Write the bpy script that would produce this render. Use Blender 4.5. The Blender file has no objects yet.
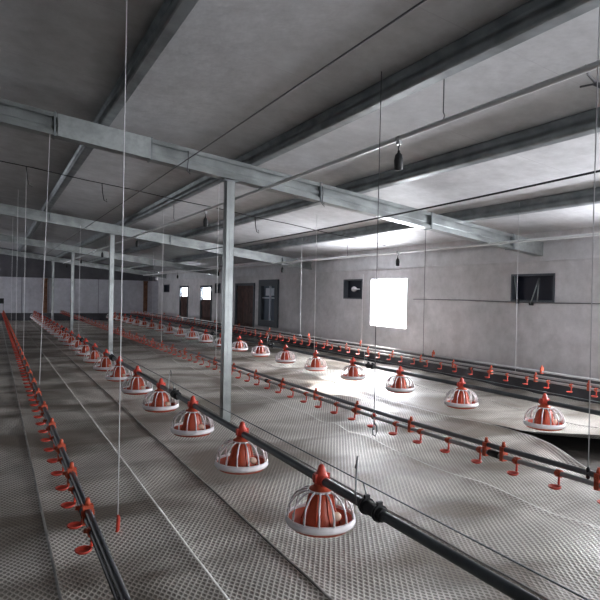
import bpy, bmesh, math, random
from mathutils import Vector, Matrix, noise
random.seed(7)
PI = math.pi
SC = bpy.context.scene
COL = SC.collection

# ---------------------------------------------------------------- frame of the place
EYE = 1.30            # camera height over the floor
XR, XL = 6.6, -8.6    # long walls
Y0, YE = -5.0, 26.0   # end walls
RIDGE = -1.0
SL = 0.118            # roof slope

def hb(x):            # underside of the roof beams over the floor
    return EYE + 1.372 - SL * (x if x >= RIDGE else 2 * RIDGE - x)

# ---------------------------------------------------------------- materials
def mat(name, col, rough=0.6, metal=0.0, var=0.0, vscale=3.0, bump=0.0, bscale=40.0, col2=None, detail=4.0):
    m = bpy.data.materials.new(name); m.use_nodes = True
    nt = m.node_tree; b = nt.nodes['Principled BSDF']
    b.inputs['Roughness'].default_value = rough
    b.inputs['Metallic'].default_value = metal
    b.inputs['Base Color'].default_value = (*col, 1)
    tc = nt.nodes.new('ShaderNodeTexCoord')
    if var > 0:
        n = nt.nodes.new('ShaderNodeTexNoise'); n.inputs['Scale'].default_value = vscale
        n.inputs['Detail'].default_value = detail
        nt.links.new(tc.outputs['Object'], n.inputs['Vector'])
        r = nt.nodes.new('ShaderNodeValToRGB')
        c2 = col2 or tuple(c * (1 - var) for c in col)
        r.color_ramp.elements[0].position = 0.35; r.color_ramp.elements[1].position = 0.65
        r.color_ramp.elements[0].color = (*c2, 1); r.color_ramp.elements[1].color = (*col, 1)
        nt.links.new(n.outputs['Fac'], r.inputs['Fac']); nt.links.new(r.outputs['Color'], b.inputs['Base Color'])
    if bump > 0:
        n2 = nt.nodes.new('ShaderNodeTexNoise'); n2.inputs['Scale'].default_value = bscale
        nt.links.new(tc.outputs['Object'], n2.inputs['Vector'])
        bp = nt.nodes.new('ShaderNodeBump'); bp.inputs['Strength'].default_value = bump
        bp.inputs['Distance'].default_value = 0.01
        nt.links.new(n2.outputs['Fac'], bp.inputs['Height']); nt.links.new(bp.outputs['Normal'], b.inputs['Normal'])
    return m

M = {}
M['galv'] = mat('galvanised steel', (0.35, 0.375, 0.375), 0.34, 0.75, 0.35, 4, 0.15, 60)
M['galv_dull'] = mat('dull galvanised steel', (0.30, 0.33, 0.345), 0.45, 0.6, 0.35, 6)
M['plate'] = mat('zinc plate', (0.42, 0.45, 0.45), 0.4, 0.7, 0.2, 20)
M['orange'] = mat('orange plastic', (0.60, 0.095, 0.04), 0.42, 0, 0.15, 30)
M['red'] = mat('red orange plastic', (0.60, 0.06, 0.035), 0.45)
M['white'] = mat('white plastic', (0.86, 0.82, 0.84), 0.4)
M['cream'] = mat('cream plastic', (0.75, 0.55, 0.42), 0.5)
M['black'] = mat('black rubber', (0.010, 0.011, 0.013), 0.6)
M['tube'] = mat('dark steel tube', (0.10, 0.115, 0.125), 0.38, 0.6, 0.3, 8)
M['alu'] = mat('aluminium rail', (0.16, 0.17, 0.18), 0.4, 0.6, 0.2, 8)
M['pvc'] = mat('grey pvc pipe', (0.42, 0.43, 0.44), 0.35, 0, 0.15, 5)
M['darkpipe'] = mat('dark plastic pipe', (0.04, 0.045, 0.055), 0.4)
M['cord'] = mat('pale nylon cord', (0.80, 0.80, 0.82), 0.6)
M['greycord'] = mat('grey steel cable', (0.10, 0.10, 0.11), 0.5, 0.3)
M['greypale'] = mat('weathered grey cord', (0.45, 0.45, 0.47), 0.7)
M['conduit'] = mat('pale grey conduit', (0.66, 0.67, 0.68), 0.4)
M['ground'] = mat('dark slatted ground', (0.05, 0.042, 0.034), 0.9, 0, 0.5, 5, 0.4, 20)
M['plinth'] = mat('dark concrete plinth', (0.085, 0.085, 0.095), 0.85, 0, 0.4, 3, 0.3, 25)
M['brown'] = mat('brown boards', (0.10, 0.048, 0.04), 0.7, 0, 0.5, 5)
M['woodpost'] = mat('brown timber', (0.22, 0.10, 0.055), 0.8, 0, 0.5, 8)
M['darkframe'] = mat('dark blue grey frame', (0.055, 0.065, 0.08), 0.5)
M['navy'] = mat('dark blue hatch', (0.008, 0.011, 0.024), 0.6, 0)
M['glassy'] = mat('blue grey glass', (0.13, 0.16, 0.2), 0.15)
M['paper'] = mat('pale blue notice', (0.62, 0.68, 0.75), 0.6)
M['gable'] = mat('dark grey gable sheet', (0.10, 0.10, 0.115), 0.7, 0, 0.3, 2)

def wall_mat(name, col, col2, joints):
    m = mat(name, col, 0.75, 0, 0.2, 0.9, 0.35, 12, col2, 8)
    nt = m.node_tree; b = nt.nodes['Principled BSDF']
    ramp = [n for n in nt.nodes if n.type == 'VALTORGB'][0]
    tc = [n for n in nt.nodes if n.type == 'TEX_COORD'][0]
    # finer blotches of old plaster
    n = nt.nodes.new('ShaderNodeTexNoise'); n.inputs['Scale'].default_value = 5; n.inputs['Detail'].default_value = 9
    n.inputs['Roughness'].default_value = 0.7
    nt.links.new(tc.outputs['Object'], n.inputs['Vector'])
    mp = nt.nodes.new('ShaderNodeMapRange'); mp.inputs[1].default_value = 0.3; mp.inputs[2].default_value = 0.7
    mp.inputs[3].default_value = 0.78; mp.inputs[4].default_value = 1.08
    nt.links.new(n.outputs['Fac'], mp.inputs[0])
    mx = nt.nodes.new('ShaderNodeMix'); mx.data_type = 'RGBA'; mx.blend_type = 'MULTIPLY'; mx.inputs[0].default_value = 1
    nt.links.new(ramp.outputs['Color'], mx.inputs[6]); nt.links.new(mp.outputs[0], mx.inputs[7])
    out = mx.outputs[2]
    if joints:   # joints of panels every so many metres along one axis
        axis, period, width, dark = joints
        sp = nt.nodes.new('ShaderNodeSeparateXYZ'); nt.links.new(tc.outputs['Object'], sp.inputs[0])
        md = nt.nodes.new('ShaderNodeMath'); md.operation = 'PINGPONG'; md.inputs[1].default_value = period / 2
        nt.links.new(sp.outputs[axis], md.inputs[0])
        lt = nt.nodes.new('ShaderNodeMath'); lt.operation = 'LESS_THAN'; lt.inputs[1].default_value = width / 2
        nt.links.new(md.outputs[0], lt.inputs[0])
        m2 = nt.nodes.new('ShaderNodeMix'); m2.data_type = 'RGBA'
        m2.inputs[7].default_value = (*dark, 1)
        nt.links.new(lt.outputs[0], m2.inputs[0]); nt.links.new(out, m2.inputs[6]); out = m2.outputs[2]
    nt.links.new(out, b.inputs['Base Color'])
    return m
M['plaster'] = wall_mat('old white plaster', (0.70, 0.68, 0.70), (0.52, 0.51, 0.52), None)
M['panelwall'] = wall_mat('pale panel wall', (0.60, 0.60, 0.65), (0.50, 0.50, 0.55), ('X', 1.0, 0.03, (0.25, 0.25, 0.28)))
M['ceil'] = wall_mat('pale roof panel', (0.58, 0.585, 0.60), (0.50, 0.505, 0.52), ('Y', 1.15, 0.008, (0.45, 0.45, 0.47)))
M['ceil'].node_tree.nodes['Principled BSDF'].inputs['Roughness'].default_value = 0.62
M['ring'] = wall_mat('white painted ring beam', (0.66, 0.66, 0.68), (0.55, 0.55, 0.57), None)

def net_mat():
    m = bpy.data.materials.new('woven plastic netting'); m.use_nodes = True
    nt = m.node_tree; b = nt.nodes['Principled BSDF']; L = nt.links
    tc = nt.nodes.new('ShaderNodeTexCoord'); sp = nt.nodes.new('ShaderNodeSeparateXYZ'); L.new(tc.outputs['Object'], sp.inputs[0])
    def math_(op, a, bb=None):
        n = nt.nodes.new('ShaderNodeMath'); n.operation = op
        for i, v in enumerate((a, bb)):
            if v is None: continue
            if isinstance(v, (int, float)): n.inputs[i].default_value = v
            else: L.new(v, n.inputs[i])
        return n.outputs[0]
    P = 0.029
    k = 2 * PI / P
    u = math_('MULTIPLY', math_('ADD', sp.outputs['X'], math_('MULTIPLY', sp.outputs['Y'], 0.62)), k / 2)
    v = math_('MULTIPLY', math_('SUBTRACT', sp.outputs['X'], math_('MULTIPLY', sp.outputs['Y'], 0.62)), k / 2)
    h = math_('MULTIPLY', math_('ABSOLUTE', math_('SINE', u)), math_('ABSOLUTE', math_('SINE', v)))
    hole = nt.nodes.new('ShaderNodeMapRange'); hole.inputs[1].default_value = 0.34; hole.inputs[2].default_value = 0.46
    L.new(h, hole.inputs[0])
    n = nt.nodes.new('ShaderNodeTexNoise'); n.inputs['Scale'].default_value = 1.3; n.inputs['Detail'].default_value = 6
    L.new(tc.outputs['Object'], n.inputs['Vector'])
    # netting colour turns darker and browner in irregular cross bands
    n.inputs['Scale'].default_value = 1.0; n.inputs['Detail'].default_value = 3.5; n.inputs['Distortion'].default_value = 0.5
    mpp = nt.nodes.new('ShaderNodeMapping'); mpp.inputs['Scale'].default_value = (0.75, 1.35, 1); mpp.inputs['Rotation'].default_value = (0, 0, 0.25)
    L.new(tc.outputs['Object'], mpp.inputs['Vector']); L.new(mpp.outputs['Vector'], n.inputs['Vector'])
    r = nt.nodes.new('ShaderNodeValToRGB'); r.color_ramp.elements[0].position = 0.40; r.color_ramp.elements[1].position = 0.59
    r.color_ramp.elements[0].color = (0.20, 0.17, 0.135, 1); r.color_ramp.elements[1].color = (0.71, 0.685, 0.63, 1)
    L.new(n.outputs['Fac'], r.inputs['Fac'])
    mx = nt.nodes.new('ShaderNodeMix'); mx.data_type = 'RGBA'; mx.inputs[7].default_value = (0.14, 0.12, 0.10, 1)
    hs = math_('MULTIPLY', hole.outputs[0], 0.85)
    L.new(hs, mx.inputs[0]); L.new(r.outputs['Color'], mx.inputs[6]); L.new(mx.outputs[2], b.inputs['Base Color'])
    bp = nt.nodes.new('ShaderNodeBump'); bp.inputs['Strength'].default_value = 0.4; bp.inputs['Distance'].default_value = 0.004
    bp.invert = True
    L.new(h, bp.inputs['Height']); L.new(bp.outputs['Normal'], b.inputs['Normal'])
    b.inputs['Roughness'].default_value = 0.5
    return m
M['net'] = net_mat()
M['selvedge'] = mat('solid netting edge', (0.60, 0.59, 0.56), 0.5, 0, 0.4, 8)

# ---------------------------------------------------------------- mesh helpers
def box(bm, a, b):
    x0, y0, z0 = a; x1, y1, z1 = b
    v = [bm.verts.new(p) for p in ((x0,y0,z0),(x1,y0,z0),(x1,y1,z0),(x0,y1,z0),(x0,y0,z1),(x1,y0,z1),(x1,y1,z1),(x0,y1,z1))]
    for f in ((0,3,2,1),(4,5,6,7),(0,1,5,4),(1,2,6,5),(2,3,7,6),(3,0,4,7)):
        bm.faces.new([v[i] for i in f])

def tube(bm, pts, r, n=8, caps=True):
    pts = [Vector(p) for p in pts]
    rings = []
    for i, p in enumerate(pts):
        d = (pts[min(i+1, len(pts)-1)] - pts[max(i-1, 0)]).normalized()
        up = Vector((0, 0, 1)) if abs(d.z) < 0.9 else Vector((1, 0, 0))
        s = d.cross(up).normalized(); t = s.cross(d)
        rr = r[i] if isinstance(r, (list, tuple)) else r
        rings.append([bm.verts.new(p + s*math.cos(2*PI*k/n)*rr + t*math.sin(2*PI*k/n)*rr) for k in range(n)])
    for a, b in zip(rings, rings[1:]):
        for k in range(n):
            f = bm.faces.new((a[k], a[(k+1)%n], b[(k+1)%n], b[k])); f.smooth = True
    if caps:
        bm.faces.new(rings[0][::-1]); bm.faces.new(rings[-1])

def lathe(bm, prof, n=24, c=(0, 0, 0), close=False):
    rings = []
    for r, z in prof:
        rings.append([bm.verts.new((c[0]+r*math.cos(2*PI*k/n), c[1]+r*math.sin(2*PI*k/n), c[2]+z)) for k in range(n)])
    prs = list(zip(rings, rings[1:])) + ([(rings[-1], rings[0])] if close else [])
    for a, b in prs:
        for k in range(n):
            f = bm.faces.new((a[k], a[(k+1)%n], b[(k+1)%n], b[k])); f.smooth = True
    if not close:
        bm.faces.new(rings[0][::-1]); bm.faces.new(rings[-1])

def slope_box(bm, x0, x1, y0, y1, z0, z1, zf=hb):
    """box running down the roof slope: z0, z1 over zf(x)"""
    v = []
    for x in (x0, x1):
        for y in (y0, y1):
            for z in (z0, z1):
                v.append(bm.verts.new((x, y, zf(x) + z)))
    for f in ((0,1,3,2),(4,6,7,5),(0,4,5,1),(2,3,7,6),(0,2,6,4),(1,5,7,3)):
        bm.faces.new([v[i] for i in f])

def link(name, bm, m, parent=None, loc=(0,0,0), label=None):
    bmesh.ops.recalc_face_normals(bm, faces=bm.faces[:])
    me = bpy.data.meshes.new(name); bm.to_mesh(me); bm.free()
    for mm in (m if isinstance(m, (list, tuple)) else [m]): me.materials.append(mm)
    o = bpy.data.objects.new(name, me); COL.objects.link(o); o.location = loc
    if parent is not None: o.parent = parent
    if label: o['label'] = label
    return o

def tag(o, label, cat, group=None, kind=None):
    o['label'] = label; o['category'] = cat
    if group: o['group'] = group
    if kind: o['kind'] = kind
    return o

def thing(name, label, cat, loc=(0,0,0), group=None):
    o = bpy.data.objects.new(name, None); COL.objects.link(o); o.location = loc; o.empty_display_size = 0.1
    return tag(o, label, cat, group)

def dup(root, loc, label):
    r = root.copy(); COL.objects.link(r); r.location = loc; r['label'] = label
    for ch in list(root.children):
        c = ch.copy(); COL.objects.link(c); c.parent = r
        for g in list(ch.children):
            d = g.copy(); COL.objects.link(d); d.parent = c
    return r

ORD = ['nearest', 'second', 'third', 'fourth', 'fifth', 'sixth', 'seventh', 'eighth', 'ninth', 'tenth', 'eleventh', 'twelfth',
       'thirteenth', 'fourteenth', 'fifteenth', 'sixteenth']

# ---------------------------------------------------------------- room shell
def struct(name, bm, m, label=None):
    o = link(name, bm, m); o['kind'] = 'structure'
    if label: o['label'] = label
    return o

bm = bmesh.new(); box(bm, (XL-.2, Y0-.2, -.30), (XR+.2, YE+.2, -.12)); struct('floor', bm, M['ground'])

def wall_x(name, x0, x1, ya, yb, z1, holes, m):
    """wall in the plane of Y and Z with openings (y0, y1, z0, z1)"""
    ys = sorted({ya, yb, *[h[0] for h in holes], *[h[1] for h in holes]})
    zs = sorted({-.12, z1, *[h[2] for h in holes], *[h[3] for h in holes]})
    bm = bmesh.new()
    for i in range(len(ys)-1):
        for j in range(len(zs)-1):
            cy, cz = (ys[i]+ys[i+1])/2, (zs[j]+zs[j+1])/2
            if any(h[0] < cy < h[1] and h[2] < cz < h[3] for h in holes): continue
            box(bm, (x0, ys[i], zs[j]), (x1, ys[i+1], zs[j+1]))
    bmesh.ops.remove_doubles(bm, verts=bm.verts[:], dist=1e-5)
    # drop the inner faces shared by two cells
    seen = {}
    for f in bm.faces:
        c = f.calc_center_median(); k = (round(c.x, 4), round(c.y, 4), round(c.z, 4)); seen.setdefault(k, []).append(f)
    bmesh.ops.delete(bm, geom=[f for fs in seen.values() if len(fs) > 1 for f in fs], context='FACES')
    return struct(name, bm, m)

H_WIN = (8.20, 9.32, EYE-.57, EYE+.34)
H_TALL = (13.47, 14.68, EYE-.88, EYE+.40)
H_DOORA = (15.03, 16.5, .0, EYE+.32)
H_DOORB = (18.7, 19.9, .0, EYE+.27)
H_DOORC = (21.4, 22.5, .0, EYE+.27)
V1 = (9.62, 10.32, EYE-.06, EYE+.35)
V2 = (5.10, 5.83, EYE-.03, EYE+.36)
V3 = (17.85, 18.4, EYE-.0, EYE+.34)
V4 = (24.1, 25.0, EYE-.0, EYE+.34)
FILLW = [(2.6, 3.75, EYE-.57, EYE+.34), (-.6, .55, EYE-.57, EYE+.34), (-3.6, -2.4, EYE-.57, EYE+.34)]  # unseen windows beside and behind the camera, added for fill light
wall_x('wall_right', XR, XR+.2, Y0, YE, hb(XR)+.33, [H_WIN, H_TALL, H_DOORA, H_DOORB, H_DOORC, V1, V2, V3, V4] + FILLW, M['plaster'])
LEFTW = [(22.2, 23.6, EYE-.55, EYE+.3)]
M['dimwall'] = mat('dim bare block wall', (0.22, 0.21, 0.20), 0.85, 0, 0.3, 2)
wall_x('wall_left', XL-.2, XL, Y0, YE, hb(XL)+.33, LEFTW, M['dimwall'])

for nm, ya, yb, ztop, mm in (('wall_back', YE, YE+.2, EYE+.53, M['panelwall']),):
    bm = bmesh.new(); box(bm, (XL, ya, -.12), (XR, yb, ztop)); struct(nm, bm, mm)
def gable(name, y, th, z0, m):
    bm = bmesh.new()
    pr = [(XL, z0), (XR, z0), (XR, hb(XR)+.33), (RIDGE, hb(RIDGE)+.33), (XL, hb(XL)+.33)]
    a = [bm.verts.new((x, y, z)) for x, z in pr]; b = [bm.verts.new((x, y+th, z)) for x, z in pr]
    bm.faces.new(a); bm.faces.new(b[::-1])
    for i in range(5): bm.faces.new((a[i], b[i], b[(i+1)%5], a[(i+1)%5]))
    struct(name, bm, m)
gable('wall_back', YE+.05, .15, EYE+.53, M['gable'])

# front end wall with an unseen doorway behind the camera, added to let in light
DX0, DX1, DZ = 2.4, 5.2, 2.15
gable('wall_front', Y0-.2, .2, DZ, M['dimwall'])
bm = bmesh.new(); box(bm, (XL, Y0-.2, -.12), (DX0, Y0, DZ)); struct('wall_front', bm, M['dimwall'])
bm = bmesh.new(); box(bm, (DX1, Y0-.2, -.12), (XR, Y0, DZ)); struct('wall_front', bm, M['plaster'])
# ceiling: two slopes of sandwich panel
bm = bmesh.new()
for a, b in ((RIDGE, XR+.2), (XL-.2, RIDGE)):
    slope_box(bm, a, b, Y0-.2, YE+.2, .33, .43)
struct('ceiling', bm, M['ceil'])
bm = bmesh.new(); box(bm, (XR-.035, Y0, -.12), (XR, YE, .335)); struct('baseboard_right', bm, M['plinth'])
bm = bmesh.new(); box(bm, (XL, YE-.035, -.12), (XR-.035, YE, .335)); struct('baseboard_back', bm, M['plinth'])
bm = bmesh.new(); box(bm, (XR-.03, Y0, EYE+.53), (XR, YE, EYE+.76)); struct('trim_1', bm, M['ring'])
bm = bmesh.new(); box(bm, (XL, YE-.02, EYE+.50), (XR-.03, YE, EYE+.545)); struct('trim_2', bm, M['gable'])

# ---------------------------------------------------------------- windows and doors of the right wall
def frame_bm(bm, y0, y1, z0, z1, w, xa, xb):
    box(bm, (xa, y0, z0), (xb, y0+w, z1)); box(bm, (xa, y1-w, z0), (xb, y1, z1))
    box(bm, (xa, y0+w, z0), (xb, y1-w, z0+w)); box(bm, (xa, y0+w, z1-w), (xb, y1-w, z1))

def pstruct(name, bm, m, parent):
    o = link(name, bm, m, parent); return o
def root_struct(name, label):
    o = bpy.data.objects.new(name, None); COL.objects.link(o); o['kind'] = 'structure'; o['label'] = label; return o

y0, y1, z0, z1 = H_WIN
w = root_struct('window_1', 'small square window blazing with daylight in the white plaster wall'); w.location = (XR, y0, z0)
bm = bmesh.new(); frame_bm(bm, 0, y1-y0, 0, z1-z0, .025, .10, .15); link('window_frame', bm, M['white'], w)
bm = bmesh.new(); box(bm, (.11, .30, .60), (.13, .48, .625)); link('latch', bm, M['galv'], w)

y0, y1, z0, z1 = H_TALL
w = root_struct('window_2', 'tall dark framed window with a pale blue notice behind its glass'); w.location = (XR, y0, z0)
W, Hh = y1-y0, z1-z0
bm = bmesh.new(); frame_bm(bm, 0, W, 0, Hh, .17, -.05, .1); link('window_frame', bm, M['darkframe'], w)
bm = bmesh.new(); box(bm, (.04, .17, .17), (.06, W-.17, Hh-.17)); link('pane', bm, M['glassy'], w)
bm = bmesh.new(); box(bm, (.0, W*.45, .17), (.04, W*.45+.05, Hh-.17)); box(bm, (.0, .17, Hh*.60), (.04, W-.17, Hh*.60+.03)); link('mullion', bm, M['paper'], w)
bm = bmesh.new(); box(bm, (.02, W*.30, Hh*.66), (.038, W*.72, Hh*.82)); link('notice', bm, M['paper'], w)

def door(name, hole, label, top):
    y0, y1, z0, z1 = hole
    d = root_struct(name, label); d.location = (XR, y0, 0)
    W = y1-y0
    bm = bmesh.new(); frame_bm(bm, 0, W, -.03, z1, .07, -.03, .12); link('door_frame', bm, M['darkframe'], d)
    zt = z1-.07-top
    bm = bmesh.new()
    n = 6
    for i in range(n):
        a = .07+(W-.14)*i/n; b = .07+(W-.14)*(i+1)/n
        box(bm, (.02 + .006*(i % 2), a, .04), (.06, b-.006, zt))
    link('door_leaf', bm, M['brown'], d)
    bm = bmesh.new()
    for zz in (.3, zt-.2): box(bm, (-.005, .09, zz), (.02, W-.09, zz+.09))
    link('cross_rail', bm, M['brown'], d)
    bm = bmesh.new(); tube(bm, [(.02, W*.15, .75), (-.03, W*.15, .75), (-.03, W*.15, .9), (.02, W*.15, .9)], .009); link('door_handle', bm, M['black'], d)
    if top:
        bm = bmesh.new(); box(bm, (.07, .07, zt), (.075, W-.07, z1-.07)); link('diffuser_pane', bm, M['frosted'], d)  # sheet added to spread the sun coming through the door top
    return d
M['frosted'] = bpy.data.materials.new('frosted plastic sheet'); M['frosted'].use_nodes = True
nt = M['frosted'].node_tree; tr = nt.nodes.new('ShaderNodeBsdfTranslucent'); tr.inputs['Color'].default_value = (.85, .87, .9, 1)
nt.links.new(tr.outputs[0], nt.nodes['Material Output'].inputs['Surface'])
door('door_1', H_DOORA, 'brown boarded door beside the tall dark framed window', .0)
door('door_2', H_DOORB, 'brown boarded door with daylight above it, nearer of two', .42)
door('door_3', H_DOORC, 'brown boarded door with daylight above it, farther of two', .34)

def vent(hole, label, kind):
    y0, y1, z0, z1 = hole
    t = thing('wall_vent', label, 'vent', (XR, y0, z0), 'dark vent openings in the plaster wall')
    W, Hh = y1-y0, z1-z0
    bm = bmesh.new(); frame_bm(bm, 0, W, 0, Hh, .025, -.012, .12); link('vent_frame', bm, M['darkframe'], t)
    bm = bmesh.new(); box(bm, (.10, .025, .025), (.115, W-.025, Hh-.025)); link('hatch', bm, M['navy'], t)
    if kind == 'fan':
        bm = bmesh.new(); lathe(bm, [(.0, 0), (.055, 0), (.06, .02), (.03, .10), (.012, .15), (.012, .22), (0, .22)], 12)
        bmesh.ops.rotate(bm, verts=bm.verts[:], matrix=Matrix.Rotation(PI/2, 3, 'X'))
        bmesh.ops.translate(bm, verts=bm.verts[:], vec=(.04, W*.55, Hh*.5)); link('white_nozzle', bm, M['white'], t)
    if kind == 'brace':
        bm = bmesh.new()
        bm.free()
        for p_ in ([(.06, W*.42, Hh*.85), (-.03, W*.50, -.03)], [(.06, W*.42, Hh*.85), (-.02, W*.36, 0)], [(.06, W*.93, .03), (.0, W*.93, Hh-.03)]):
            bm = bmesh.new(); tube(bm, p_, .008); link('hatch_brace', bm, M['galv'], t)
        for a_, b_ in (((-.03, W*.50-.03, -.05), (.0, W*.50+.03, -.01)), ((-.02, W*.80, -.03), (.0, W*.86, .04))):
            bm = bmesh.new(); box(bm, a_, b_); link('catch', bm, M['black'], t)
    return t
vent(V1, 'dark square vent with a pale nozzle beside the bright window', 'fan')
vent(V2, 'wide dark vent with thin metal braces under the nearest beam end', 'brace')
vent(V3, 'small dark vent beside the nearer door with daylight above', None)
vent(V4, 'small dark vent farthest along the plaster wall near the corner', None)
for i, h in enumerate(FILLW + []):
    y0, y1, z0, z1 = h
    w = root_struct('window_%d' % (i+3), 'unseen window added to the plaster wall for fill daylight'); w.location = (XR, y0, z0)
    bm = bmesh.new(); frame_bm(bm, 0, y1-y0, 0, z1-z0, .025, .10, .15); link('window_frame', bm, M['white'], w)

# timber posts on the far wall
for x, lab in ((1.87, 'brown timber post standing against far panel wall, behind the steel posts'), (6.02, 'brown timber post against far panel wall near the corner')):
    bm = bmesh.new(); box(bm, (-.09, -.05, .34), (.09, -.0, EYE+.49)); box(bm, (-.10, -.055, EYE+.42), (.10, 0, EYE+.49))
    tag(link('timber_post', bm, M['woodpost'], None, (x, YE-.001, 0)), lab, 'post', 'timber posts on the far wall')

# thin cable along the wall and its drop
bm = bmesh.new(); tube(bm, [(XR-.012, y, EYE-.035+.006*math.sin(y*2)) for y in [4+.25*i for i in range(17)]], .006, 6)
tag(link('wall_cable', bm, M['greycord']), 'thin grey cable running level along the white plaster wall', 'cable')
# ---------------------------------------------------------------- roof steel
BY = [5.35, 11.75, 18.15, 24.55]
def beam(y, label, joints, xend):
    t = thing('roof_beam', label, 'beam', (0, y, 0), 'sloping galvanised roof beams')
    bm = bmesh.new()
    segs = [(RIDGE, xend), (XL+.05, RIDGE)]
    for a, b in segs:
        slope_box(bm, a, b, -.018, .018, 0, .19)
        for s in (-1, 1):
            ya, yb = (.018, .062) if s > 0 else (-.062, -.018)
            slope_box(bm, a, b, ya, yb, 0, .006); slope_box(bm, a, b, ya, yb, .184, .19)
            la, lb = (.056, .062) if s > 0 else (-.062, -.056)
            slope_box(bm, a, b, la, lb, .006, .038); slope_box(bm, a, b, la, lb, .152, .184)
            ra, rb = (.018, .032) if s > 0 else (-.032, -.018)
            slope_box(bm, a, b, ra, rb, .075, .115)
    link('beam_section', bm, M['galv'], t)
    for x in joints:
        bm = bmesh.new(); slope_box(bm, x, x+.014, -.072, .072, -.008, .198); link('joint_plate', bm, M['galv_dull'], t)
    return t
b1 = beam(BY[0], 'nearest long galvanised roof beam sloping down to the plaster wall', [.43, 1.25, 3.06, 4.6, 6.0], 6.585)
bm = bmesh.new(); slope_box(bm, 6.03, 6.57, -.07, -.063, .0, .19); link('end_sleeve', bm, M['plate'], b1)
bm = bmesh.new(); slope_box(bm, .46, 1.25, -.07, -.063, .0, .19); link('splice_sleeve', bm, M['plate'], b1)
for x in (1.6, 3.08):
    bm = bmesh.new(); z = hb(x)
    tube(bm, [(x, -.07, z+.16), (x, -.085, z+.08), (x-.01, -.085, z-.03), (x+.02, -.085, z-.06), (x+.01, -.085, z-.02)], .005, 6)
    link('wire_hook', bm, M['greycord'], b1)
beam(BY[1], 'second galvanised roof beam from the front, ending short of the wall', [.9, 3.2, 5.8], 6.585)
beam(BY[2], 'third galvanised roof beam from the front, above the doors', [3.2], 6.585)
beam(BY[3], 'farthest galvanised roof beam just before the far wall', [3.2], 6.585)

for i, x in enumerate((-3.5, -2.1, -.5, .84, 2.28, 3.55, 5.15)):
    bm = bmesh.new()
    prof = [(.040, .192), (.040, .328), (-.034, .328), (-.036, .316), (-.020, .300), (-.016, .282), (-.020, .266), (-.034, .252), (-.044, .236), (-.047, .220), (-.043, .205), (-.034, .195), (-.024, .192)]
    rows = [[bm.verts.new((a, yy, hb(x+a)+c)) for a, c in prof] for yy in (Y0+.02, YE-.03)]
    n = len(prof)
    for k in range(n):
        f = bm.faces.new((rows[0][k], rows[0][(k+1) % n], rows[1][(k+1) % n], rows[1][k])); f.smooth = 3 <= k <= 10
    bm.faces.new(rows[0]); bm.faces.new(rows[1][::-1])
    lab = {3: 'dark steel roof purlin over the near drinker line', 4: 'steel roof purlin passing over the row of posts',
           5: 'steel roof purlin between the lamp conduit and the plaster wall side', 6: 'steel roof purlin closest to the plaster wall'}.get(i, 'dark steel roof purlin on the dim side, %s from the ridge' % ('third', 'second', 'first')[i % 3])
    tag(link('roof_purlin', bm, M['galv_dull'], None, (x, 0, 0)), lab, 'purlin', 'steel roof purlins')

# posts
pw = .043
for i, y in enumerate(BY):
    lab = ['nearest square galvanised post under the first roof beam', 'second square galvanised post under the second roof beam',
           'third slender galvanised post under the third roof beam', 'farthest slender galvanised post before the far wall'][i]
    t = thing('steel_post', lab, 'post', (2.05, y, -.12), 'galvanised posts under the roof beams')
    zt = hb(2.05+pw) + .118
    bm = bmesh.new()
    box(bm, (-pw, -pw, 0), (pw, -pw+.004, zt)); box(bm, (-pw, pw-.004, 0), (pw, pw, zt))
    box(bm, (-pw, -pw, 0), (-pw+.004, pw, zt)); box(bm, (pw-.004, -pw, 0), (pw, pw, zt))
    for s in (-1, 1):
        box(bm, (-.006, s*(pw)-.003, .0), (.006, s*pw+.003, zt)); box(bm, (s*pw-.003, -.006, 0), (s*pw+.003, .006, zt))
    link('post_shaft', bm, M['galv'], t)
    bm = bmesh.new(); box(bm, (-.09, -.09, 0), (.09, .09, .012)); link('base_plate', bm, M['galv_dull'], t)
    bm = bmesh.new(); box(bm, (-.075, -.06, zt-.012), (.075, .06, zt-.004)); link('cap_plate', bm, M['galv_dull'], t)

# ---------------------------------------------------------------- conduits, lamps, cables overhead
def conduit(x, lab, ya, yb, hangers):
    t = thing('lamp_conduit', lab, 'conduit', (x, 0, 0), 'conduits slung under the roof beams')
    z = hb(x) - .016
    bm = bmesh.new(); tube(bm, [(0, ya + (yb-ya)*i/24, z) for i in range(25)], .017, 10); link('conduit_pipe', bm, M['conduit'], t)
    for y in hangers:
        bm = bmesh.new(); tube(bm, [(0, y, hb(x)+.33), (0, y, z+.06), (.012, y, z+.04), (0, y, z+.012)], .004, 6); link('hanger_wire', bm, M['greycord'], t)
    return z
zc1 = conduit(2.40, 'long thin lamp conduit passing close overhead, beside the post row', -2, 24.4, (2.67, 8.6, 14.6))
zc2 = conduit(5.56, 'long thin lamp conduit slung near the plaster wall', -2, 24.4, (3.0, 8.6, 14.6))

def lamp(x, y, ztop, label):
    t = thing('lamp_holder', label, 'lamp', (x, y, ztop), 'black hanging lamp holders')
    bm = bmesh.new(); lathe(bm, [(0, -.205), (.012, -.205), (.028, -.198), (.031, -.14), (.030, -.13), (.024, -.10), (.010, -.085), (.008, -.07), (0, -.07)], 16)
    link('socket', bm, M['black'], t)
    bm = bmesh.new(); tube(bm, [(0, 0, -.0), (.006, 0, -.03), (-.004, 0, -.055), (0, 0, -.075)], .005, 6); link('flex', bm, M['greycord'], t)
    bm = bmesh.new(); tube(bm, [(0, -.02, .012), (0, .02, .012)], .019, 10); box(bm, (-.012, -.018, -.03), (.012, .018, .0)); link('clip', bm, M['pvc'], t)
    return t
near = ['nearest black lamp holder hanging from the conduit beside the post row', 'second black lamp holder along the conduit by the post row',
        'third black lamp holder along the conduit by the post row', 'fourth black lamp holder along the conduit by the post row',
        'fifth black lamp holder along the conduit by the post row', 'farthest black lamp holder on the conduit by the post row']
base = None
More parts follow.
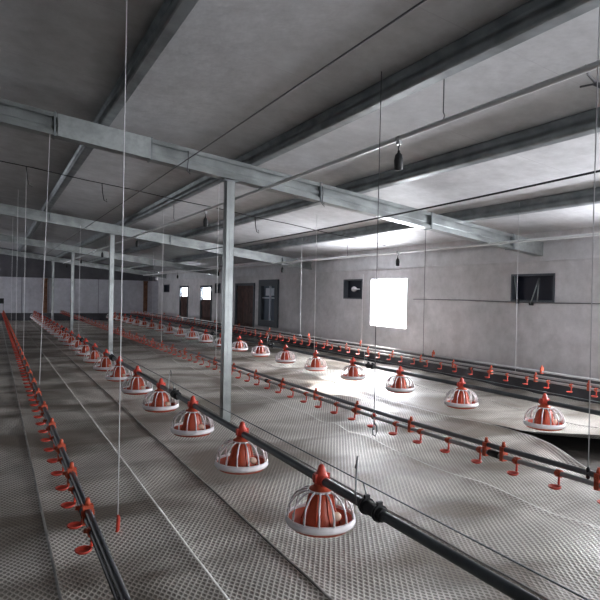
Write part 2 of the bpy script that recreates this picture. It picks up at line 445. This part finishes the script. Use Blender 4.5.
for i in range(6):
    p = (2.40, 3.10 + 4.0*i, zc1 - .012)
    if base is None: base = lamp(*p, near[0])
    else: dup(base, p, near[i])
far = ['nearest black lamp holder on the conduit by the plaster wall, above the bright window', 'second black lamp holder on the conduit by the plaster wall',
       'third black lamp holder on the conduit by the plaster wall', 'fourth black lamp holder on the conduit by the plaster wall',
       'farthest black lamp holder on the conduit by the plaster wall']
for i in range(5): dup(base, (5.56, 7.15 + 4.05*i, zc2 - .012), far[i])

# winch cable over the first feeder line, black cable, cross cable
bm = bmesh.new(); tube(bm, [(1.5, y, hb(1.5) - .008) for y in (-3, 5, 12, 18, 25)], .005, 6)
tag(link('winch_cable', bm, M['greycord']), 'thin taut steel cable high above the near row of feeders', 'cable')
bm = bmesh.new()
pts = [(3.86, 1.0, EYE+.99), (3.86, 1.8, EYE+.965), (3.86, 2.6, EYE+.944), (3.86, 3.5, EYE+.925), (3.86, 4.5, EYE+.908), (3.86, 5.35, EYE+.898), (3.86, 7, EYE+.885), (3.86, 9, EYE+.885), (3.86, 11.75, EYE+.90)]
tube(bm, pts, .009, 8)
tag(link('power_cable', bm, M['black']), 'thick black power cable sagging below the nearest roof beam', 'cable')
t = thing('cross_cable', 'thin dark cable strung crosswise under the purlins with wire hooks', 'cable', (0, 7.8, 0))
bm = bmesh.new(); xs = [-.8 + .6*i for i in range(12)]
tube(bm, [(x, 0, hb(x) + .183 - .01*(i % 2)) for i, x in enumerate(xs)], .006, 6); link('wire', bm, M['black'], t)
for x in (.33, 1.22, 3.4):
    bm = bmesh.new(); z = hb(x)+.18
    tube(bm, [(x, 0, z), (x+.01, 0, z-.12), (x+.03, 0, z-.22), (x+.07, 0, z-.24), (x+.06, 0, z-.20)], .006, 6); link('hook', bm, M['black'], t)
bm = bmesh.new()
z = EYE
tube(bm, [(2.40, 1.72, zc1+.016), (2.46, 1.75, z+1.07), (2.55, 1.77, z+1.05), (2.60, 1.73, z+1.02), (2.63, 1.68, z+.97), (2.75, 1.6, z+.93)], .006, 6)
tube(bm, [(2.50, 1.82, z+1.04), (2.55, 1.77, z+1.05), (2.60, 1.74, z+1.05), (2.72, 1.70, z+1.07)], .005, 6)
tube(bm, [(2.54, 1.775, z+1.053), (2.58, 1.75, z+1.033)], .012, 8)
tag(link('cable_tangle', bm, M['greycord']), 'tangle of taped cables leaving the end of the overhead conduit', 'cable')

# ---------------------------------------------------------------- netting on the floor
def wave(x, y):
    k = .22 + .78*max(0, min(1, (x-1.6)/1.2))
    w = k*(.024*noise.noise(Vector((x*.9, y*1.1, 3.1))) + .018*noise.noise(Vector((x*1.9+9, y*1.5 - x*.8, 7.7))))
    # long cross ripples of the slack sheets
    ph = y*5.0 + 1.3*math.sin(x*1.7) + 3.5*noise.noise(Vector((x*.7, y*.6, 1)))
    w += .013*math.sin(ph*1.5) * max(0, .55+.9*noise.noise(Vector((x*.8, y*.5, 5))))
    w += .006*noise.noise(Vector((x*4, y*3, 2)))
    # the seams on the dim side are tied down flat
    if x < 2.6:
        for q in SEAMS[:7]: w *= 1 - .85*math.exp(-((x-q)/.10)**2)
    return w
SEAMS = [-2.2, -1.35, -.55, .265, .87, 1.27, 2.1, 2.97, 3.66, 4.42, 5.4, XR-.05]
names = ['wide plastic netting sheet at the dim far side of the near drinkers', 'netting sheet second from the dim side', 'dim netting sheet alongside the near drinker line',
         'rippled netting sheet directly below the near drinker line', 'narrow netting sheet between the near drinkers and the near feeder row',
         'netting sheet directly under the near feeder row', 'netting sheet under the posts, beside the near feeder row', 'netting sheet under the middle drinker line',
         'netting sheet between the middle drinkers and far feeder row, edge curled', 'netting sheet under the far feeder row, torn open at its near end',
         'netting sheet strip under the drinkers along the plaster wall']
def sm(t): t = max(0, min(1, t)); return t*t*(3-2*t)
def edge(k, y, side):
    x = SEAMS[k]
    if k == 9:   # the open seam
        if side == 'R':     # right-hand edge of the sheet on the left
            x = 4.42 - .16*sm((y-3.74)/1.2) * sm((7.5-y)/1.2)
            if y < 3.74: x = 4.42 - .50*sm((3.74-y)/1.3)
        else:
            x = 4.42 - .13*sm((y-3.74)/1.2) * sm((7.5-y)/1.2)
            if y < 3.74: x = min(5.25, 4.42 + (3.74-y)*1.0)
    return x
for k in range(len(SEAMS)-1):
    lift = .003 * (k % 2)
    bm = bmesh.new()
    ny = 330; ya, yb = .2 if k > 2 else .6, YE-.05
    ys = [ya + (yb-ya)*(i/ny)**1.5 for i in range(ny+1)]
    wd = SEAMS[k+1]-SEAMS[k]
    us = [0, .012/wd] + [.012/wd + (1-.024/wd)*i/18 for i in range(1, 18)] + [1-.012/wd, 1]
    ov = .012
    grid = []
    for y in ys:
        a = edge(k, y, 'L') - (0 if k == 9 else 0) - ov*(k > 0 and k != 9); b = edge(k+1, y, 'R') + ov*(k+1 != 9 and k < len(SEAMS)-2)
        row = []
        for u in us:
            x = a + (b-a)*u
            z = .018 + lift + wave(x, y) + .006*math.exp(-((x-SEAMS[k])/.03)**2) + .006*math.exp(-((x-SEAMS[k+1])/.03)**2)
            if k == 8 and y < 7: z += .028*sm((u-.80)/.2)*sm((7-y)/2)
            if k == 9 and y < 4.6: z += .05*sm((.25-u)/.25)*sm((4.6-y)/1.0)
            if k == 9 and 4.2 < y < 7: z -= .01*sm((.1-u)/.1)
            row.append(bm.verts.new((x, y, z)))
        grid.append(row)
    for i in range(ny):
        for j in range(len(us)-1):
            f = bm.faces.new((grid[i][j], grid[i][j+1], grid[i+1][j+1], grid[i+1][j])); f.smooth = True
            f.material_index = 1 if j in (0, len(us)-2) else 0
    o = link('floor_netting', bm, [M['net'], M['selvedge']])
    for f in o.data.polygons: pass
    md = o.modifiers.new('thickness', 'SOLIDIFY'); md.thickness = .005; md.offset = -1
    tag(o, names[k], 'netting', 'plastic netting sheets laid side by side on the floor')

# ---------------------------------------------------------------- feeder pan
ZT = EYE - .886       # height of the auger tube
RIMZ = ZT - .185
def make_pan(loc, label):
    t = thing('feeder_pan', label, 'feeder', loc, 'orange and white feeder pans')
    bm = bmesh.new()
    lathe(bm, [(0, -.045), (.11, -.045), (.145, -.035), (.160, -.012), (.160, .0), (.154, .0), (.140, -.024), (.10, -.034), (.0, -.030)][:-1] + [(.001, -.030)], 36)
    link('dish', bm, M['orange'], t)
    bm = bmesh.new(); lathe(bm, [(.163, -.020), (.170, -.010), (.168, .014), (.160, .018), (.157, .010), (.161, -.006)], 40, close=True)
    link('rim', bm, M['white'], t)
    # cage of bent spokes
    bm = bmesh.new()
    for k in range(14):
        a = 2*PI*k/14 + .1; c, s = math.cos(a), math.sin(a)
        pr = [(.160, .012), (.157, .045), (.146, .082), (.122, .112), (.092, .130), (.060, .138)]
        tube(bm, [(r*c, r*s, z) for r, z in pr], .0052, 6)
    lathe(bm, [(.056, .133), (.066, .133), (.066, .142), (.056, .142)], 28, close=True)
    link('cage', bm, M['white'], t)
    bm = bmesh.new()
    lathe(bm, [(.0, -.028), (.100, -.028), (.088, .0), (.070, .04), (.060, .085), (.050, .128), (.0, .128)], 28)
    for k in range(8):     # ribs of the feed cone
        a = 2*PI*k/8; c, s = math.cos(a), math.sin(a)
        tube(bm, [(.096*c, .096*s, -.015), (.074*c, .074*s, .04), (.053*c, .053*s, .128)], .004, 5)
    link('feed_cone', bm, M['orange'], t)
    bm = bmesh.new()
    bmesh.ops.create_uvsphere(bm, u_segments=14, v_segments=10, radius=1)
    bmesh.ops.scale(bm, verts=bm.verts[:], vec=(.028, .012, .024)); 
    bmesh.ops.rotate(bm, verts=bm.verts[:], matrix=Matrix.Rotation(math.radians(-10), 3, 'Z'))
    bmesh.ops.translate(bm, verts=bm.verts[:], vec=(.045, -.068, .020))
    for f in bm.faces: f.smooth = True
    link('feed_gate', bm, M['cream'], t, label='cream coloured gate in the orange feed cone')
    bm = bmesh.new()
    lathe(bm, [(.0, .129), (.060, .129), (.062, .137), (.055, .146), (.040, .150), (.034, .165), (.030, .172), (.0, .172)], 24)
    link('collar', bm, M['orange'], t)
    z = ZT - RIMZ
    bm = bmesh.new()
    # saddle hugging the tube, with pointed top
    lathe(bm, [(.0, z-.020), (.032, z-.020), (.036, z), (.031, z+.022), (.024, z+.034), (.020, z+.046), (.014, z+.066), (.007, z+.074), (.0, z+.074)], 16)
    tube(bm, [(0, -.042, z), (0, .042, z)], .027, 14)
    box(bm, (-.040, -.012, z-.010), (-.025, .012, z+.03)); box(bm, (.025, -.012, z-.010), (.040, .012, z+.03))
    link('saddle', bm, M['red'], t)
    return t

PX1, PX2 = 1.40, 4.23
Y1s = [2.355 + 1.0*i for i in range(23)]
Y2s = [3.345 + 1.0*i for i in range(22)]
pan = None
for i, y in enumerate(Y1s):
    lab = ('%s feeder pan of the row beside the steel posts' % ORD[i]) if i < 14 else 'one of the tiny crowded feeder pans at the far end of the post-side row'
    if i == 0: lab = 'nearest and largest orange feeder pan, on the row beside the steel posts'
    if pan is None: pan = make_pan((PX1, y, RIMZ), lab)
    else:
        o = dup(pan, (PX1 + .004*math.sin(i*2.3), y, RIMZ), lab); o.rotation_euler.z = 0
for i, y in enumerate(Y2s):
    lab = ('%s orange feeder pan of the farther row, nearer the plaster wall' % ORD[i]) if i < 13 else 'one of the tiny feeder pans at the far end of the plaster wall row'
    dup(pan, (PX2, y, RIMZ), lab)

# ---------------------------------------------------------------- feeder lines
def feeder_line(x, ya, yb, joints, hang, label):
    t = thing('feeder_line', label, 'feed tube', (x, 0, 0), 'feed auger tubes')
    bm = bmesh.new(); tube(bm, [(0, ya+(yb-ya)*i/30, ZT) for i in range(31)], .0205, 14); link('auger_tube', bm, M['tube'], t)
    bm = bmesh.new(); tube(bm, [(.012, ya, ZT+.085), (.012, yb, ZT+.085)], .003, 6); link('anti_roost_wire', bm, M['galv_dull'], t)
    for y in joints:
        bm = bmesh.new(); tube(bm, [(0, y-.075, ZT), (0, y-.07, ZT), (0, y+.07, ZT), (0, y+.075, ZT)], [.026, .029, .029, .026], 14)
        for s in (-.045, .045): tube(bm, [(0, y+s-.008, ZT), (0, y+s+.008, ZT)], .036, 14)
        box(bm, (-.012, y-.052, ZT+.028), (.012, y-.038, ZT+.048)); box(bm, (-.012, y+.038, ZT+.028), (.012, y+.052, ZT+.048))
        link('coupling', bm, M['black'], t)
    for y in hang:
        bm = bmesh.new()
        tube(bm, [(-.03, y-.01, ZT), (-.028, y, ZT+.05), (-.010, y+.02, ZT+.16), (.0, y+.03, ZT+.19), (.012, y+.05, ZT+.17), (.03, y+.09, ZT+.12)], .0035, 6)
        tube(bm, [(.03, y-.01, ZT), (.026, y, ZT+.04), (.012, y, ZT+.085)], .0035, 6)
        lathe(bm, [(.0225, -.008), (.027, -.008), (.027, .008), (.0225, .008)], 14, close=True) if False else None
        link('wire_hanger', bm, M['galv'], t)
    return t
feeder_line(PX1, -1.5, 25.2, [1.93, 4.85, 7.85, 10.85, 13.85], [2.02, 5.0, 8.0, 11.0], 'dark steel feed tube carrying the feeder row beside the steel posts')
feeder_line(PX2, -1.0, 25.2, [5.95, 8.9, 11.9], [6.05, 9.0, 12.0], 'dark steel feed tube carrying the feeder row nearer the plaster wall')

# ---------------------------------------------------------------- drinker lines
ZP = EYE - .855       # nipple pipe
def cup_mesh():
    bm = bmesh.new()
    lathe(bm, [(0, -.007), (.020, -.007), (.028, -.001), (.030, .005), (.027, .005), (.019, -.001), (.001, -.003)], 16, c=(-.028, 0, -.062))
    # arm from the dish to the pipe
    tube(bm, [(-.006, 0, -.062), (-.001, 0, -.052), (.0, 0, -.03), (0, 0, -.006)], [.005, .006, .005, .006], 8)
    bm2 = bmesh.new()
    tube(bm2, [(0, -.013, 0), (0, .013, 0)], .0185, 12); tube(bm2, [(-.014, 0, .004), (-.028, 0, .006)], [.009, .008], 8)
    a = bpy.data.meshes.new('drip_cup'); bmesh.ops.recalc_face_normals(bm, faces=bm.faces[:]); bm.to_mesh(a); bm.free(); a.materials.append(M['red'])
    b = bpy.data.meshes.new('nipple'); bmesh.ops.recalc_face_normals(bm2, faces=bm2.faces[:]); bm2.to_mesh(b); bm2.free(); b.materials.append(M['orange'])
    bm = bmesh.new()
    box(bm, (-.016, -.011, -.022), (.022, .011, .052)); tube(bm, [(.002, 0, .05), (.002, 0, .078)], [.012, .007], 8)
    box(bm, (-.020, -.006, .012), (.026, .006, .03))
    c = bpy.data.meshes.new('bracket'); bmesh.ops.recalc_face_normals(bm, faces=bm.faces[:]); bm.to_mesh(c); bm.free(); c.materials.append(M['orange'])
    return a, b, c
CUP, NIP, BRK = cup_mesh()
def part(name, me, parent, loc):
    o = bpy.data.objects.new(name, me); COL.objects.link(o); o.parent = parent; o.location = loc; return o
def drinker_line(x, y0, step, n, brackets, joints, label, pipe, rail, yb=24.9, start=-.5, rise=0, rz=.040):
    zo = lambda y: rise*(max(0, 3.3-max(y, 0))/1.65)**1.4
    t = thing('drinker_line', label, 'drinker line', (x, 0, 0), 'nipple drinker lines with orange drip cups')
    n = min(n, 98)
    bm = bmesh.new(); tube(bm, [(0, yy, ZP+zo(yy)) for yy in [start+(yb-start)*(i/60)**2 for i in range(61)]], .0125, 10); link('water_pipe', bm, pipe, t)
    bm = bmesh.new(); tube(bm, [(.004, yy, ZP+rz+zo(yy)) for yy in [start+(yb-start)*(i/60)**2 for i in range(61)]], .0135, 10); link('support_rail', bm, rail, t)
    for i in range(n):
        c = part('drip_cup', CUP, t, (0, y0+step*i, ZP+zo(y0+step*i))); part('nipple', NIP, c, (0, 0, 0))
    for y in brackets: part('bracket', BRK, t, (0, y, ZP+zo(y)))
    for y in joints:
        bm = bmesh.new(); tube(bm, [(0, y-.035, ZP+zo(y)), (0, y+.035, ZP+zo(y))], .018, 10); link('pipe_joint', bm, M['black'], t)
    return t
bl = [1.60, 2.14, 2.26, 2.90] + [3.52+.62*i for i in range(34)]
drinker_line(2.39, 1.55-.25, .25, 95, bl, [2.20, 5.1, 8.1], 'drinker line with orange cups between the two feeder rows', M['pvc'], M['alu'], rise=.032)
dl = drinker_line(.318, 2.12, .238, 96, [2.25, 2.75, 3.2] + [3.75+.6*i for i in range(34)], [2.3, 5.3], 'dark drinker line with red cups closest to the camera on the dim side', M['darkpipe'], M['darkpipe'], rz=.026)
bm = bmesh.new(); tube(bm, [(0, 24.86, ZP), (0, 24.88, ZP+.02), (0, 24.88, EYE-.42)], .014, 8); link('end_riser', bm, M['pvc'], dl)
bm = bmesh.new(); box(bm, (-.16, 24.80, EYE-.56), (.02, 24.92, EYE-.36)); link('breather_box', bm, M['black'], dl)
drinker_line(5.12, 3.2, .27, 80, [3.55+.62*i for i in range(34)], [5.1, 8.1], 'drinker line with orange cups running beside the plaster wall', M['pvc'], M['pvc'])
t = thing('water_pipe_run', 'pale water pipe on orange clips low along the plaster wall', 'pipe', (5.75, 0, 0))
bm = bmesh.new(); tube(bm, [(0, 0, ZP), (0, 24.9, ZP)], .0125, 10); link('pipe', bm, M['pvc'], t)
for i in range(10): part('clip', BRK, t, (0, 4.6+1.9*i, ZP))

# ---------------------------------------------------------------- hanging cords
def cord(x, y, zt, zb, label, end=None, dx=0, m='cord', r=.0027):
    t = thing('hanging_cord', label, 'cord', (x, y, zb), 'cords hanging from the roof')
    bm = bmesh.new(); tube(bm, [(dx, 0, zt-zb), (dx*.5, .004, (zt-zb)*.5), (0, 0, 0)], r, 6); link('line', bm, M[m], t)
    if end == 'red':
        bm = bmesh.new(); tube(bm, [(0, 0, .02), (.004, 0, -.0), (.0, 0, -.06), (-.006, 0, -.075)], [.006, .010, .010, .006], 8); link('red_tag', bm, M['red'], t)
    if end == 'hook':
        bm = bmesh.new(); z = 0
        tube(bm, [(0, 0, .08), (.0, 0, .05), (.022, 0, .02), (.026, 0, -.01), (.012, 0, -.04), (-.006, 0, -.03), (-.010, 0, .0), (0, 0, .03)], .0045, 6)
        tube(bm, [(-.010, 0, .07), (-.016, 0, .10), (-.002, 0, .13), (.012, 0, .10), (.004, 0, .07)], .0035, 6)
        link('hook', bm, M['galv'], t)
        bm = bmesh.new(); tube(bm, [(-.006, -.004, .105), (.008, .004, .085)], .008, 6); link('red_tie', bm, M['red'], t)
    if end == 'ring':
        bm = bmesh.new(); 
        tube(bm, [(.030*math.sin(a), 0, -.035+.035*math.cos(a)) for a in [2*PI*i/12 for i in range(13)]], .005, 6); link('ring', bm, M['galv'], t)
    if end == 'knot':
        bm = bmesh.new(); tube(bm, [(0, 0, .05), (0, 0, .04), (0, 0, -.0), (0, 0, -.01)], [.003, .009, .009, .003], 8); link('knot', bm, M['black'], t)
    return t
ceil = lambda x: hb(x) + .328
ZR = ZP + .052
cord(.60, 3.13, ceil(.6), .085, 'long pale cord with a red tag at its end, close to the camera', 'red')
cord(2.17, 3.0, ceil(2.17), EYE-.86, 'grey cord with steel hook and red tie hanging in front of bright window', 'hook', m='greycord')
cord(.35, 5.30, hb(.4), ZR, 'pale cord from the nearest roof beam down to the dim drinker line', dx=.05)
cord(.33, 7.8, hb(.33)+.175, ZR, 'pale cord from the cross cable down to the dim drinker line')
cord(.33, 10.6, ceil(.33), ZR, 'faint pale cord to the dim drinker line, farther than the cross cable')
cord(.33, 13.6, ceil(.33), ZR, 'faint pale cord to the dim drinker line, beyond the second beam')
cord(PX2+.012, 7.42, ceil(4.2), ZT+.03, 'grey cord down to the feed tube at a pan lit by the window', m='cord', r=.0028)
cord(5.12, 9.5, ceil(5.15)-.14 if False else ceil(5.12)-.0, ZP+.10, 'pale cord with a wire ring over the wall-side drinkers, before the tall window', 'ring', r=.0025)
cord(5.13, 6.0, ceil(5.13), ZR, 'grey knotted cord to the wall-side drinkers, next to the bright window', 'knot', m='greycord', r=.003)
cord(5.12, 7.45, EYE+.35, ZR, 'bright white cord to the wall-side drinkers, against the lit window edge')
cord(5.12, 4.44, ceil(5.12), ZR, 'pale cord to the wall-side drinkers under the wide braced vent', m='greypale', r=.0025)
cord(2.39, 1.65, hb(2.39)+.3, ZR, 'grey cord with a metal end at the nearest bracket of the middle drinkers', 'knot', m='greypale', r=.0025)
cord(2.39, 6.59, ceil(2.39), ZR, 'pale cord to the middle drinkers just beside the nearest post')
cord(2.39, 9.16, ceil(2.39), ZR, 'pale cord to the middle drinkers between first and second posts')
cord(PX2, 17.3, ceil(PX2), ZT+.03, 'faint cord to the far feed tube, in line with the third post')
cord(1.40, 11.3, hb(1.4), ZT+.09, 'pale cord to the near feed tube beside the second post')

# ---------------------------------------------------------------- light
def area(name, loc, rot, sx, sy, power, col, spread=PI):
    l = bpy.data.lights.new(name, 'AREA'); l.shape = 'RECTANGLE'; l.size = sx; l.size_y = sy; l.energy = power; l.color = col
    l.spread = spread
    o = bpy.data.objects.new(name, l); COL.objects.link(o); o.location = loc; o.rotation_euler = rot
    return o
SKY = (0.92, 0.94, 1.0)
def win_light(h, power, x=XR+.22, side=1, extra=0.0, tilt=0.0, col=SKY):
    y0, y1, z0, z1 = h
    # faces into the room, tilted down like sky light
    o = area('daylight', (x, (y0+y1)/2, (z0+z1)/2 + extra), (0, side*(PI/2 - tilt), 0), (z1-z0)+.1, (y1-y0)+.1, power, col)
    return o
win_light(H_WIN, 190)
area('daylight', ((DX0+DX1)/2, Y0-.25, 1.15), (PI/2, 0, 0), DX1-DX0, 2.1, 80, SKY)  # fill light through the added front doorway
for h, p in zip(FILLW, (165, 120, 50)): win_light(h, p)  # fill light through the added windows out of view
win_light((18.77, 19.83, EYE-.15, EYE+.2), 20); win_light((21.47, 22.43, EYE-.1, EYE+.2), 20)
win_light(LEFTW[0], 330, XL-.22, -1)
s = bpy.data.lights.new('sun', 'SUN'); s.energy = 36; s.angle = math.radians(9); s.color = (1, .97, .93)
so = bpy.data.objects.new('sun', s); COL.objects.link(so)
d = Vector((-1.9, -1.5, -1.1)); so.rotation_euler = d.to_track_quat('-Z', 'Y').to_euler(); so.location = (9, 12, 4)

wd = bpy.data.worlds.new('sky'); SC.world = wd; wd.use_nodes = True
bg = wd.node_tree.nodes['Background']; bg.inputs['Color'].default_value = (0.95, 0.97, 1.0, 1); bg.inputs['Strength'].default_value = 4.0

# ---------------------------------------------------------------- camera
cam = bpy.data.cameras.new('camera'); co = bpy.data.objects.new('camera', cam); COL.objects.link(co)
F = 570.0
cam.sensor_width = 36; cam.lens = F*36/600
cam.clip_start = .05; cam.clip_end = 100
yaw = math.atan(306/F)
R = Matrix.Rotation(-yaw, 4, 'Z') @ Matrix.Rotation(PI/2 - math.atan(5.0/F), 4, 'X') @ Matrix.Rotation(math.radians(1.15), 4, 'Z')
co.matrix_world = Matrix.Translation((0, 0, EYE)) @ R
SC.camera = co

SC.view_settings.view_transform = 'Standard'; SC.view_settings.look = 'None'; SC.view_settings.gamma = 1
SC.view_settings.use_curve_mapping = False
SC.view_settings.exposure = 0.50
SC.cycles.use_denoising = True
SC.cycles.max_bounces = 8; SC.cycles.diffuse_bounces = 5
